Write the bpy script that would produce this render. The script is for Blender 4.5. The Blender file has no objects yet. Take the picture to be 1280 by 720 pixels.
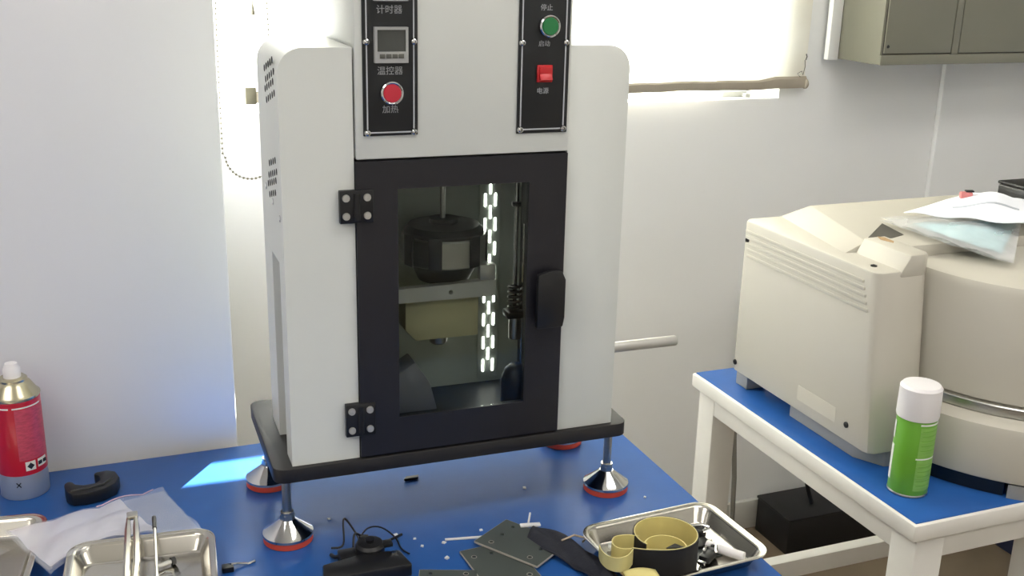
import bpy, bmesh, math, random
from mathutils import Vector, Matrix
random.seed(7)
PI = math.pi
R = math.radians
S = bpy.context.scene
COL = S.collection

# ------------------------------------------------------------------ camera
cam_d = bpy.data.cameras.new('camera')
cam = bpy.data.objects.new('camera', cam_d)
COL.objects.link(cam)
S.camera = cam
cam_d.sensor_width = 36.0
cam_d.lens = 1364.4467 / 1280 * 36.0
cam_d.clip_start = 0.01
yaw, pitch, roll = R(21.8759), R(17.2921), R(1.3959)
fwd = Vector((math.sin(yaw) * math.cos(pitch), math.cos(yaw) * math.cos(pitch), -math.sin(pitch)))
rgt = Vector((math.cos(yaw), -math.sin(yaw), 0))
upv = rgt.cross(fwd)
r2 = math.cos(roll) * rgt + math.sin(roll) * upv
u2 = -math.sin(roll) * rgt + math.cos(roll) * upv
cam.matrix_world = Matrix(((r2.x, u2.x, -fwd.x, -0.21567), (r2.y, u2.y, -fwd.y, -1.27573),
                           (r2.z, u2.z, -fwd.z, 1.50597), (0, 0, 0, 1)))

# ------------------------------------------------------------------ world, sun, exposure
w = bpy.data.worlds.new('daylight')
S.world = w
w.use_nodes = True
w.node_tree.nodes['Background'].inputs[0].default_value = (0.93, 0.97, 1.0, 1)
w.node_tree.nodes['Background'].inputs[1].default_value = 5.0
sun_d = bpy.data.lights.new('sun', 'SUN')
sun = bpy.data.objects.new('sun', sun_d)
COL.objects.link(sun)
sun_d.energy = 78.0
sun_d.angle = R(0.5)
sun_d.color = (1.0, 0.98, 0.95)
sun.location = (3, 4, 4)
sun.rotation_euler = Vector((0.74, 1.0, 0.612)).to_track_quat('Z', 'Y').to_euler()
PANEL_LIGHT = 6.8
vs = S.view_settings
vs.view_transform = 'Standard'
vs.look = 'None'
vs.gamma = 1.0
vs.exposure = 0.0
vs.use_curve_mapping = False

# ------------------------------------------------------------------ materials
def lin(c):
    return tuple(((v / 255) / 12.92 if v / 255 <= 0.04045 else ((v / 255 + 0.055) / 1.055) ** 2.4) for v in c)

def mat(name, rgb, rough=0.5, metal=0.0, var=0.06, scale=14.0, bump=0.0, bscale=200.0, spec=0.5, coat=0.0, alpha=None, emit=None, stretch=None):
    m = bpy.data.materials.new(name)
    m.use_nodes = True
    nt = m.node_tree
    b = nt.nodes['Principled BSDF']
    tc = nt.nodes.new('ShaderNodeTexCoord')
    mp = nt.nodes.new('ShaderNodeMapping')
    nt.links.new(tc.outputs['Object'], mp.inputs[0])
    if stretch:
        mp.inputs['Scale'].default_value = stretch
    nz = nt.nodes.new('ShaderNodeTexNoise')
    nz.inputs['Scale'].default_value = scale
    nz.inputs['Detail'].default_value = 4
    nt.links.new(mp.outputs[0], nz.inputs['Vector'])
    rp = nt.nodes.new('ShaderNodeValToRGB')
    c = lin(rgb)
    rp.color_ramp.elements[0].position = 0.3
    rp.color_ramp.elements[1].position = 0.7
    rp.color_ramp.elements[0].color = (*[max(0, v * (1 - var)) for v in c], 1)
    rp.color_ramp.elements[1].color = (*[min(1, v * (1 + var)) for v in c], 1)
    nt.links.new(nz.outputs['Fac'], rp.inputs[0])
    nt.links.new(rp.outputs[0], b.inputs['Base Color'])
    b.inputs['Roughness'].default_value = rough
    b.inputs['Metallic'].default_value = metal
    b.inputs['Specular IOR Level'].default_value = spec
    b.inputs['Coat Weight'].default_value = coat
    if alpha is not None:
        b.inputs['Alpha'].default_value = alpha
    if emit:
        b.inputs['Emission Color'].default_value = (*lin(emit[0]), 1)
        b.inputs['Emission Strength'].default_value = emit[1]
    if bump > 0:
        n2 = nt.nodes.new('ShaderNodeTexNoise')
        n2.inputs['Scale'].default_value = bscale
        n2.inputs['Detail'].default_value = 3
        nt.links.new(mp.outputs[0], n2.inputs['Vector'])
        bp = nt.nodes.new('ShaderNodeBump')
        bp.inputs['Strength'].default_value = bump
        bp.inputs['Distance'].default_value = 0.002
        nt.links.new(n2.outputs['Fac'], bp.inputs['Height'])
        nt.links.new(bp.outputs[0], b.inputs['Normal'])
    return m

def glass_mat(name, tint, gloss_rough=0.03, refl=1.0, base=0.04):
    m = bpy.data.materials.new(name)
    m.use_nodes = True
    nt = m.node_tree
    nt.nodes.clear()
    out = nt.nodes.new('ShaderNodeOutputMaterial')
    tr = nt.nodes.new('ShaderNodeBsdfTransparent')
    tr.inputs[0].default_value = (*tint, 1)
    gl = nt.nodes.new('ShaderNodeBsdfGlossy')
    gl.inputs['Roughness'].default_value = gloss_rough
    gl.inputs[0].default_value = (refl, refl, refl, 1)
    lw = nt.nodes.new('ShaderNodeLayerWeight')
    lw.inputs['Blend'].default_value = 0.5
    pw = nt.nodes.new('ShaderNodeMath')
    pw.operation = 'POWER'
    nt.links.new(lw.outputs['Facing'], pw.inputs[0])
    pw.inputs[1].default_value = 5.0
    ma = nt.nodes.new('ShaderNodeMath')
    ma.operation = 'MULTIPLY_ADD'
    nt.links.new(pw.outputs[0], ma.inputs[0])
    ma.inputs[1].default_value = 0.95
    ma.inputs[2].default_value = base
    mx = nt.nodes.new('ShaderNodeMixShader')
    nt.links.new(ma.outputs[0], mx.inputs[0])
    nt.links.new(tr.outputs[0], mx.inputs[1])
    nt.links.new(gl.outputs[0], mx.inputs[2])
    nt.links.new(mx.outputs[0], out.inputs[0])
    return m

def blind_mat():
    m = bpy.data.materials.new('blind_fabric')
    m.use_nodes = True
    nt = m.node_tree
    nt.nodes.clear()
    out = nt.nodes.new('ShaderNodeOutputMaterial')
    tc = nt.nodes.new('ShaderNodeTexCoord')
    nz = nt.nodes.new('ShaderNodeTexNoise')
    nz.inputs['Scale'].default_value = 5
    nz.inputs['Detail'].default_value = 6
    nt.links.new(tc.outputs['Object'], nz.inputs['Vector'])
    rp = nt.nodes.new('ShaderNodeValToRGB')
    rp.color_ramp.elements[0].position = 0.35
    rp.color_ramp.elements[1].position = 0.7
    rp.color_ramp.elements[0].color = (*lin((233, 228, 214)), 1)
    rp.color_ramp.elements[1].color = (*lin((243, 240, 230)), 1)
    nt.links.new(nz.outputs['Fac'], rp.inputs[0])
    df = nt.nodes.new('ShaderNodeBsdfDiffuse')
    tl = nt.nodes.new('ShaderNodeBsdfTranslucent')
    nt.links.new(rp.outputs[0], df.inputs[0])
    nt.links.new(rp.outputs[0], tl.inputs[0])
    mx = nt.nodes.new('ShaderNodeMixShader')
    mx.inputs[0].default_value = 0.32
    nt.links.new(df.outputs[0], mx.inputs[1])
    nt.links.new(tl.outputs[0], mx.inputs[2])
    nt.links.new(mx.outputs[0], out.inputs[0])
    return m

M = {}
M['wall'] = mat('wall_paint', (240, 240, 238), 0.75, var=0.015, scale=2.5, bump=0.05, bscale=90)
M['wall_panel'] = mat('panel_paint', (232, 231, 234), 0.5, var=0.015, scale=1.5)
M['ceiling'] = mat('ceiling_paint', (236, 236, 234), 0.8, var=0.02)
M['floor'] = mat('floor_vinyl', (134, 118, 97), 0.45, var=0.12, scale=5)
M['skirt'] = mat('skirting', (214, 212, 204), 0.5, var=0.03)
M['frame_white'] = mat('window_white', (238, 238, 234), 0.4, var=0.02)
M['window_glass'] = glass_mat('window_glass', (0.97, 0.99, 0.98))
M['blind'] = blind_mat()
M['hem'] = mat('hem_fabric', (170, 160, 143), 0.7, var=0.06, scale=20)
M['mat_blue'] = mat('blue_mat', (40, 88, 156), 0.30, spec=0.2, var=0.05, scale=30, bump=0.04, bscale=500)
M['table_white'] = mat('table_white_metal', (224, 221, 214), 0.4, var=0.03)
M['shell'] = mat('machine_powder_coat', (222, 224, 218), 0.42, var=0.015, scale=8, bump=0.05, bscale=900)
M['shell_side'] = mat('machine_grey_inset', (128, 127, 131), 0.5, var=0.03)
M['plate'] = mat('base_black', (33, 31, 31), 0.5, var=0.12, scale=20, bump=0.04, bscale=300)
M['door'] = mat('door_dark', (30, 29, 34), 0.38, var=0.05, scale=10)
M['door_glass'] = glass_mat('door_glass', (0.80, 0.82, 0.80), 0.02, 0.9, 0.018)
M['black'] = mat('black_plastic', (20, 20, 22), 0.4, var=0.1)
M['panel'] = mat('panel_black', (34, 36, 38), 0.35, var=0.06)
M['panel_line'] = mat('panel_line', (188, 190, 194), 0.4, var=0.03)
M['ink'] = mat('panel_ink', (172, 174, 176), 0.6, var=0.03)
M['chrome'] = mat('chrome', (205, 205, 205), 0.09, 1.0, var=0.02)
M['steel'] = mat('brushed_steel', (188, 187, 182), 0.28, 1.0, var=0.06, scale=30, stretch=(1, 1, 20))
M['tray_steel'] = mat('tray_steel', (200, 196, 186), 0.2, 1.0, var=0.05, scale=18)
M['dark_steel'] = mat('dark_steel', (70, 70, 70), 0.35, 1.0, var=0.1)
M['alu'] = mat('aluminium', (196, 194, 188), 0.42, 0.6, var=0.05, scale=30)
M['rubber_red'] = mat('red_rubber', (214, 78, 58), 0.6, var=0.06)
M['beige_block'] = mat('beige_block', (190, 182, 142), 0.55, var=0.04)
M['chamber'] = mat('chamber_grey', (214, 222, 212), 0.5, var=0.04)
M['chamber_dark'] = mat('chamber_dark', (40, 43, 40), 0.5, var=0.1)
M['led'] = mat('led_white', (250, 250, 245), 0.5, emit=((255, 255, 248), 18.0))
M['red_btn'] = mat('red_button', (198, 26, 52), 0.3, var=0.04, coat=0.4)
M['green_btn'] = mat('green_button', (22, 120, 62), 0.3, var=0.04, coat=0.4)
M['red_rocker'] = mat('red_rocker', (196, 40, 44), 0.35, var=0.04)
M['meter'] = mat('meter_grey', (168, 168, 166), 0.45, var=0.03)
M['meter_screen'] = mat('meter_screen', (72, 74, 70), 0.2, var=0.05)
M['meter_key'] = mat('meter_key', (92, 92, 84), 0.5)
M['hole'] = mat('hole_dark', (30, 28, 28), 0.8)
M['beige'] = mat('instrument_beige', (190, 185, 172), 0.48, var=0.02, scale=6, bump=0.03, bscale=700)
M['beige_grey'] = mat('instrument_grey', (150, 150, 148), 0.5, var=0.03)
M['cab'] = mat('cabinet_grey', (130, 128, 113), 0.5, var=0.03, scale=6)
M['cab_gap'] = mat('cabinet_gap', (70, 66, 58), 0.8)
M['can_red'] = mat('can_red', (196, 26, 50), 0.3, var=0.05, coat=0.3)
M['can_pink'] = mat('can_label', (196, 74, 96), 0.4, var=0.18, scale=120, stretch=(1, 1, 3))
M['can_silver'] = mat('can_silver', (196, 200, 206), 0.3, 0.5, var=0.03)
M['can_gold'] = mat('can_gold', (196, 188, 160), 0.25, 0.9, var=0.05)
M['white_plastic'] = mat('white_plastic', (236, 232, 232), 0.4, var=0.02)
M['can_green'] = mat('can_green', (104, 166, 48), 0.35, var=0.06, scale=20)
M['can_green2'] = mat('can_green_label', (130, 180, 86), 0.4, var=0.12, scale=90, stretch=(0.3, 0.3, 3))
M['print_white'] = mat('print_white', (232, 234, 226), 0.5)
M['yellow_tape'] = mat('tape_backing', (222, 208, 138), 0.5, var=0.05)
M['black_foam'] = mat('black_foam', (24, 22, 22), 0.7, var=0.1)
M['acrylic'] = mat('grey_plate', (74, 80, 76), 0.35, var=0.06, scale=12)
M['acrylic_edge'] = mat('plate_edge', (176, 170, 160), 0.4)
M['fabric_black'] = mat('black_fabric', (34, 36, 46), 0.8, var=0.15, scale=60, bump=0.3, bscale=300)
M['scrap'] = mat('scrap_white', (222, 222, 220), 0.5)
M['gold'] = mat('gold_wire', (196, 176, 150), 0.35, 0.8)
M['cable'] = mat('cable_black', (14, 16, 22), 0.5)
M['cable_grey'] = mat('cable_grey', (128, 124, 116), 0.5)
M['paper'] = mat('paper', (238, 240, 246), 0.7, var=0.02)
M['paper_blue'] = mat('mask_blue', (182, 220, 226), 0.7, var=0.15, scale=8)
M['plastic_film'] = mat('plastic_film', (226, 228, 236), 0.12, var=0.05, alpha=0.24, scale=40)
M['plastic_milky'] = mat('plastic_milky', (232, 228, 236), 0.3, var=0.05, bump=0.9, bscale=28, alpha=0.62, scale=30)
M['plastic_bag_film'] = mat('plastic_bag_film', (236, 236, 236), 0.15, var=0.05, alpha=0.4, scale=40)
M['rust'] = mat('rust_stain', (168, 138, 96), 0.7, var=0.2, scale=60)
M['bead'] = mat('bead_chain', (96, 92, 76), 0.4, var=0.05)
M['lamp_face'] = mat('lamp_face', (250, 250, 250), 0.5, emit=((255, 252, 248), PANEL_LIGHT))
M['zip_pink'] = mat('zip_pink', (206, 176, 190), 0.4)
M['crate_blue'] = mat('crate_blue', (34, 42, 72), 0.5)
M['pink'] = mat('pink_plastic', (214, 130, 128), 0.5)

# ------------------------------------------------------------------ mesh helpers
class B:
    def __init__(self):
        self.bm = bmesh.new()
    def box(self, x0, x1, y0, y1, z0, z1, bev=0.0, seg=2):
        t = bmesh.new()
        bmesh.ops.create_cube(t, size=1.0)
        for v in t.verts:
            v.co = Vector((x0 + (v.co.x + .5) * (x1 - x0), y0 + (v.co.y + .5) * (y1 - y0), z0 + (v.co.z + .5) * (z1 - z0)))
        if bev > 0:
            bmesh.ops.bevel(t, geom=list(t.edges), offset=bev, segments=seg, affect='EDGES', profile=0.5, clamp_overlap=True)
        return self._merge(t)
    def _merge(self, t, mtx=None):
        if mtx is not None:
            bmesh.ops.transform(t, matrix=mtx, verts=list(t.verts))
        me = bpy.data.meshes.new('tmp')
        t.to_mesh(me)
        t.free()
        self.bm.from_mesh(me)
        bpy.data.meshes.remove(me)
        return self
    def lathe(self, prof, n=32, c=(0, 0, 0), axis='Z', mtx=None, a0=0.0, a1=2 * PI):
        t = bmesh.new()
        full = abs(a1 - a0 - 2 * PI) < 1e-6
        cnt = n if full else n + 1
        rings = []
        for (r, z) in prof:
            if r < 1e-7:
                rings.append([t.verts.new((0, 0, z))] * cnt)
            else:
                rings.append([t.verts.new((r * math.cos(a0 + (a1 - a0) * i / n), r * math.sin(a0 + (a1 - a0) * i / n), z)) for i in range(cnt)])
        for k in range(len(prof) - 1):
            A, Bq = rings[k], rings[k + 1]
            for i in range(n):
                j = (i + 1) % cnt
                vs_ = []
                for v in (A[i], A[j], Bq[j], Bq[i]):
                    if v not in vs_:
                        vs_.append(v)
                if len(vs_) >= 3:
                    try:
                        t.faces.new(vs_)
                    except ValueError:
                        pass
        bmesh.ops.recalc_face_normals(t, faces=list(t.faces))
        m = Matrix.Identity(4)
        if axis == 'X':
            m = Matrix.Rotation(PI / 2, 4, 'Y')
        elif axis == 'Y':
            m = Matrix.Rotation(PI / 2, 4, 'X')      # +Z of the profile points to -Y
        m = Matrix.Translation(c) @ m
        if mtx is not None:
            m = mtx @ m
        return self._merge(t, m)
    def cyl(self, r, z0, z1, c=(0, 0, 0), axis='Z', n=24, bev=0.0, mtx=None):
        if bev > 0:
            p = [(0, z0), (r - bev, z0), (r, z0 + bev), (r, z1 - bev), (r - bev, z1), (0, z1)]
        else:
            p = [(0, z0), (r, z0), (r, z1), (0, z1)]
        return self.lathe(p, n, c, axis, mtx)
    def tube(self, pts, r, n=8, cap=True):
        t = bmesh.new()
        pts = [Vector(p) for p in pts]
        rings = []
        prev = None
        for i, p in enumerate(pts):
            d = (pts[min(i + 1, len(pts) - 1)] - pts[max(i - 1, 0)])
            if d.length < 1e-9:
                d = Vector((0, 0, 1))
            d.normalize()
            if prev is None:
                a = d.orthogonal().normalized()
            else:
                a = (prev - d * prev.dot(d))
                a = a.normalized() if a.length > 1e-6 else d.orthogonal().normalized()
            prev = a
            b = d.cross(a)
            rr = r[i] if isinstance(r, (list, tuple)) else r
            rings.append([t.verts.new(p + rr * (math.cos(2 * PI * k / n) * a + math.sin(2 * PI * k / n) * b)) for k in range(n)])
        for i in range(len(rings) - 1):
            for k in range(n):
                t.faces.new((rings[i][k], rings[i][(k + 1) % n], rings[i + 1][(k + 1) % n], rings[i + 1][k]))
        if cap:
            t.faces.new(rings[0][::-1])
            t.faces.new(rings[-1])
        bmesh.ops.recalc_face_normals(t, faces=list(t.faces))
        return self._merge(t)
    def prism(self, poly, a, b, plane='XY', holes=(), bev=0.0, mtx=None):
        """poly of 2-D points extruded from a to b along the third axis."""
        t = bmesh.new()
        def P(u, v, q):
            return {'XY': (u, v, q), 'XZ': (u, q, v), 'YZ': (q, u, v)}[plane]
        edges = []
        for loop in [poly] + list(holes):
            vs_ = [t.verts.new(P(u, v, a)) for u, v in loop]
            for i in range(len(vs_)):
                edges.append(t.edges.new((vs_[i], vs_[(i + 1) % len(vs_)])))
        if holes:
            bmesh.ops.triangle_fill(t, edges=edges, use_beauty=True)
        else:
            t.faces.new(list(t.verts))
        ex = bmesh.ops.extrude_face_region(t, geom=list(t.faces))
        dv = Vector(P(0, 0, b)) - Vector(P(0, 0, a))
        dup = [g for g in ex['geom'] if isinstance(g, bmesh.types.BMVert)]
        bmesh.ops.translate(t, verts=dup, vec=dv)
        # the starting faces are consumed by the extrusion; close the start again
        if not any(all(abs((v.co - Vector(P(0, 0, a))).dot(dv.normalized())) < 1e-7 for v in f.verts) for f in t.faces):
            e0 = [e for e in t.edges if all(abs((v.co - Vector(P(0, 0, a))).dot(dv.normalized())) < 1e-7 for v in e.verts)]
            if holes:
                bmesh.ops.triangle_fill(t, edges=e0, use_beauty=True)
            else:
                bmesh.ops.contextual_create(t, geom=e0)
        bmesh.ops.recalc_face_normals(t, faces=list(t.faces))
        if bev > 0:
            es = [e for e in t.edges if len(e.link_faces) == 2 and e.calc_face_angle(0) > R(40)]
            bmesh.ops.bevel(t, geom=es, offset=bev, segments=2, affect='EDGES', profile=0.5, clamp_overlap=True)
        return self._merge(t, mtx)
    def quadgrid(self, fn, nu, nv):
        t = bmesh.new()
        g = [[t.verts.new(fn(i / nu, j / nv)) for j in range(nv + 1)] for i in range(nu + 1)]
        for i in range(nu):
            for j in range(nv):
                t.faces.new((g[i][j], g[i + 1][j], g[i + 1][j + 1], g[i][j + 1]))
        return self._merge(t)
    def ribbon(self, pts, z0, z1, th):
        """vertical strip along a 2-D path, th thick (to the left of the path)."""
        t = bmesh.new()
        rows = []
        n = len(pts)
        for i, p in enumerate(pts):
            q0, q1 = Vector(pts[max(i - 1, 0)][:2]), Vector(pts[min(i + 1, n - 1)][:2])
            d = (q1 - q0).normalized()
            nr = Vector((-d.y, d.x)) * th
            za = z0 if not callable(z0) else z0(i / (n - 1))
            zb = z1 if not callable(z1) else z1(i / (n - 1))
            rows.append([t.verts.new((p[0], p[1], za)), t.verts.new((p[0], p[1], zb)),
                         t.verts.new((p[0] + nr.x, p[1] + nr.y, zb)), t.verts.new((p[0] + nr.x, p[1] + nr.y, za))])
        for i in range(n - 1):
            for k in range(4):
                t.faces.new((rows[i][k], rows[i][(k + 1) % 4], rows[i + 1][(k + 1) % 4], rows[i + 1][k]))
        t.faces.new(rows[0][::-1])
        t.faces.new(rows[-1])
        bmesh.ops.recalc_face_normals(t, faces=list(t.faces))
        return self._merge(t)

def obj(name, b, m, parent=None, loc=(0, 0, 0), rotz=0.0, smooth=35):
    me = bpy.data.meshes.new(name)
    b.bm.to_mesh(me)
    b.bm.free()
    me.materials.append(M[m])
    if smooth:
        for p in me.polygons:
            p.use_smooth = True
        me.set_sharp_from_angle(angle=R(smooth))
    o = bpy.data.objects.new(name, me)
    COL.objects.link(o)
    o.parent = parent
    o.location = loc
    o.rotation_euler = (0, 0, rotz)
    return o

def copy(o, parent, loc=None, rot=None):
    c = o.copy()
    COL.objects.link(c)
    c.parent = parent
    if loc is not None:
        c.location = loc
    if rot is not None:
        c.rotation_euler = rot
    return c

def tag(o, label, cat, group=None):
    o['label'] = label
    o['category'] = cat
    if group:
        o['group'] = group
    return o

def thing(name, label, cat, loc=(0, 0, 0), rotz=0.0, group=None):
    o = bpy.data.objects.new(name, None)
    o.empty_display_size = 0.05
    COL.objects.link(o)
    o.location = loc
    o.rotation_euler = (0, 0, rotz)
    return tag(o, label, cat, group)

def struct(name, b, m, label=None, parent=None):
    o = obj(name, b, m, parent)
    if parent is None:
        o['kind'] = 'structure'
        if label:
            o['label'] = label
    return o

def text_part(name, body, size, loc, m, parent, face='-Y'):
    cu = bpy.data.curves.new(name, 'FONT')
    cu.body = body
    cu.size = size
    cu.align_x = 'CENTER'
    cu.align_y = 'CENTER'
    cu.extrude = 0.0002
    cu.resolution_u = 2
    tmp = bpy.data.objects.new('tmp_text', cu)
    COL.objects.link(tmp)
    bpy.context.view_layer.update()
    dg = bpy.context.evaluated_depsgraph_get()
    me = bpy.data.meshes.new_from_object(tmp.evaluated_get(dg))
    bpy.data.objects.remove(tmp)
    me.materials.clear()
    me.materials.append(M[m])
    if face == '-Y':
        me.transform(Matrix.Rotation(PI / 2, 4, 'X'))
    me.name = name
    o = bpy.data.objects.new(name, me)
    COL.objects.link(o)
    o.parent = parent
    o.location = loc
    return o

def rounded_rect(x0, x1, y0, y1, r, n=5, corners=(1, 1, 1, 1)):
    pts = []
    for (cx, cy, a, on) in ((x1 - r, y0 + r, -90, corners[0]), (x1 - r, y1 - r, 0, corners[1]), (x0 + r, y1 - r, 90, corners[2]), (x0 + r, y0 + r, 180, corners[3])):
        if on:
            for k in range(n + 1):
                t = R(a + 90 * k / n)
                pts.append((cx + r * math.cos(t), cy + r * math.sin(t)))
        else:
            t = R(a + 45)
            pts.append((cx + r * math.copysign(1, math.cos(t)), cy + r * math.copysign(1, math.sin(t))))
    return pts

def circle(cx, cy, r, n=16):
    return [(cx + r * math.cos(2 * PI * i / n), cy + r * math.sin(2 * PI * i / n)) for i in range(n)]

TZ = 0.75          # table height
WY = 0.97          # inner face of the window wall

# ------------------------------------------------------------------ the room
RX0, RX1, RY0, H = -2.6, 2.6, -3.6, 2.8
WX0, WX1, WZ0, WZ1 = -0.03, 1.372, 1.172, 2.25       # window opening
struct('floor', B().box(RX0, RX1, RY0, WY + .22, -0.08, 0), 'floor', 'brown vinyl floor of the room')
struct('ceiling', B().box(RX0, RX1, RY0, WY + .22, H, H + .1), 'ceiling', 'white ceiling')
wb = B()
wb.box(RX0, RX1, WY, WY + .22, 0, WZ0)
wb.box(RX0, RX1, WY, WY + .22, WZ1, H)
wb.box(RX0, WX0, WY, WY + .22, WZ0, WZ1)
wb.box(WX1, RX1, WY, WY + .22, WZ0, WZ1)
struct('wall_back', wb, 'wall', 'white wall under and beside the window')
struct('wall_left', B().box(RX0 - .1, RX0, RY0, WY + .22, 0, H), 'wall', 'white side wall')
struct('wall_right', B().box(RX1, RX1 + .1, RY0, WY + .22, 0, H), 'wall', 'white side wall')
struct('wall_front', B().box(RX0, RX1, RY0 - .1, RY0, 0, H), 'wall', 'white wall opposite the window')
struct('wall_partition', B().box(-1.5, -0.026, 0.345, WY - .001, 0.001, H - .001, 0.004), 'wall_panel', 'plain pale grey wall section standing forward at the left')
struct('wall_pilaster', B().box(1.862, RX1 - .001, WY - .016, WY - .0005, 0.001, H - .001, 0.002), 'wall', 'shallow white pilaster under the wall cabinet')
sk = B()
sk.box(-0.02, 1.861, WY - .014, WY, 0, 0.085, 0.003)
struct('baseboard_back', sk, 'skirt', 'pale skirting along the window wall')

# window: frame with mullions, panes, sill
wf = B()
FY0, FY1 = WY + .13, WY + .18
wf.box(WX0, WX1, FY0, FY1, WZ0, WZ0 + .05, .003)
wf.box(WX0, WX1, FY0, FY1, WZ1 - .05, WZ1, .003)
wf.box(WX0, WX0 + .045, FY0, FY1, WZ0, WZ1, .003)
wf.box(WX1 - .045, WX1, FY0, FY1, WZ0, WZ1, .003)
win = struct('window_1', wf, 'frame_white', 'white framed window behind the roller blind')
mull = obj('mullion', B().box(.66, .70, FY0, FY1, WZ0 + .05, WZ1 - .05, .003), 'frame_white', win)
p1 = obj('pane', B().box(WX0 + .045, .66, FY0 + .02, FY0 + .026, WZ0 + .05, WZ1 - .05), 'window_glass', win)
obj('pane', B().box(.70, WX1 - .045, FY0 + .02, FY0 + .026, WZ0 + .05, WZ1 - .05), 'window_glass', win)
obj('window_sill', B().box(WX0 + .001, WX1 - .001, WY + .002, FY0, WZ0 - .012, WZ0 + .0015), 'frame_white', win)
lt = B()
lt.box(1.235, 1.305, WY + .035, WY + .055, WZ0 + .0015, WZ0 + .016, .003)
lt.box(1.29, 1.305, WY + .02, WY + .07, WZ0 + .0015, WZ0 + .011, .002)
obj('latch', lt, 'meter', win)

# roller blind
bl = thing('roller_blind', 'cream roller blind glowing with daylight, drawn over the window', 'blind', (0.77, WY - .02, 1.2))
def blf(u, v):
    x = 0.105 + u * (1.428 - 0.105)
    z = 1.212 + v * (2.3 - 1.212)
    y = WY - .018 + .0025 * math.sin(u * 9 + v * 2) - .004 * max(0, u - .93) / .07 * math.sin(v * 11)
    return (x - .77, y - (WY - .02), z - 1.2)
obj('fabric', B().quadgrid(blf, 40, 20), 'blind', bl)
hb_ = B()
npt = 30
t_ = bmesh.new()
rows_ = []
for i in range(npt + 1):
    x = -.665 + 1.325 * i / npt
    dz = .0012 * math.sin(i * .9) + .0008 * math.sin(i * 2.3)
    g = 1.25 if i > npt - 3 else 1.0
    rows_.append([t_.verts.new((x, yy * g, zz + dz)) for yy, zz in ((-.0035, -.0015), (-.0050, .004), (-.0045, .0165 * g), (-.001, .021 * g), (.004, .0165), (.0045, .003), (.002, -.0015))])
for i in range(npt):
    for k in range(7):
        t_.faces.new((rows_[i][k], rows_[i][(k + 1) % 7], rows_[i + 1][(k + 1) % 7], rows_[i + 1][k]))
t_.faces.new(rows_[0][::-1])
t_.faces.new(rows_[-1])
bmesh.ops.recalc_face_normals(t_, faces=list(t_.faces))
hb_._merge(t_)
obj('hem_bar', hb_, 'hem', bl)
obj('end_cap', B().box(-.674, -.652, -.006, .012, -.004, .03, .002), 'bead', bl)
obj('end_cap', B().cyl(.0125, 0, .008, (.656, .000, .009), 'X', 12, .002), 'hem', bl)
obj('loose_thread', B().tube([(.640, -.006, .026), (.630, -.007, .034), (.642, -.007, .040), (.647, -.006, .030), (.651, -.006, .050), (.648, -.007, .066)], .0007, 5), 'hole', bl)
obj('loose_thread', B().tube([(.651, -.006, .066), (.653, -.007, .074), (.650, -.007, .080)], .0012, 5), 'hole', bl)
obj('roller_tube', B().cyl(.025, -.69, .67, (0, -.01, 1.115), 'X', 16), 'frame_white', bl)
ch = B()
def chain_pt(t):
    # left strand, loop at the bottom, right strand
    L1, L2 = 1.10, 1.10
    if t < .46:
        k = t / .46
        return (0.048 + .004 * math.sin(k * 5), 2.2 - k * 1.10)
    if t < .54:
        k = (t - .46) / .08
        a = PI + k * PI
        return (0.0985 + 0.05 * math.cos(a), 1.10 + .05 * math.sin(a))
    k = (t - .54) / .46
    return (0.1485 - .006 * math.sin(k * 4), 1.10 + k * 1.10)
cpts = [(chain_pt(i / 240)[0] - .77, -.022, chain_pt(i / 240)[1] - 1.2) for i in range(241)]
chain = obj('bead_chain', B().tube(cpts, .0007, 5), 'bead', bl)
beads = B()
for i in range(0, 241, 1):
    beads.lathe([(0, -.0026), (.0018, -.0018), (.0026, 0), (.0018, .0018), (0, .0026)], 6, cpts[i])
bo = obj('chain_beads', beads, 'bead', chain)
bo['kind'] = 'stuff'
cd = B()
cd.tube([(0.118 - .77, -.012, 2.0 - 1.2), (0.117 - .77, -.012, 1.385 - 1.2)], .0012, 6)
cdo = obj('pull_cord', cd, 'bead', bl)
obj('tassel', B().lathe([(0, .02), (.002, .02), (.004, .006), (.0045, 0), (0, 0)], 10, (0.117 - .77, -.012, 1.37 - 1.2)), 'bead', cdo)

# ceiling lamps
for k, (x, y) in enumerate(((-1.35, -.75), (.95, -.75), (-1.35, -2.2), (.95, -2.2))):
    t = thing('ceiling_lamp', ['flat square ceiling lamp above the blue tables at the left', 'flat square ceiling lamp above the blue tables at the right', 'flat square ceiling lamp near the far left of the room', 'flat square ceiling lamp near the far right of the room'][k], 'lamp', (x, y, H - .04), 0, 'ceiling lamps')
    fr = B()
    fr.box(-.62, .62, -.31, -.30, 0, .039).box(-.62, .62, .30, .31, 0, .039).box(-.62, -.61, -.30, .30, 0, .039).box(.61, .62, -.30, .30, 0, .039)
    obj('lamp_frame', fr, 'frame_white', t)
    obj('diffuser', B().box(-.61, .61, -.30, .30, .004, .012), 'lamp_face', t)

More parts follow.
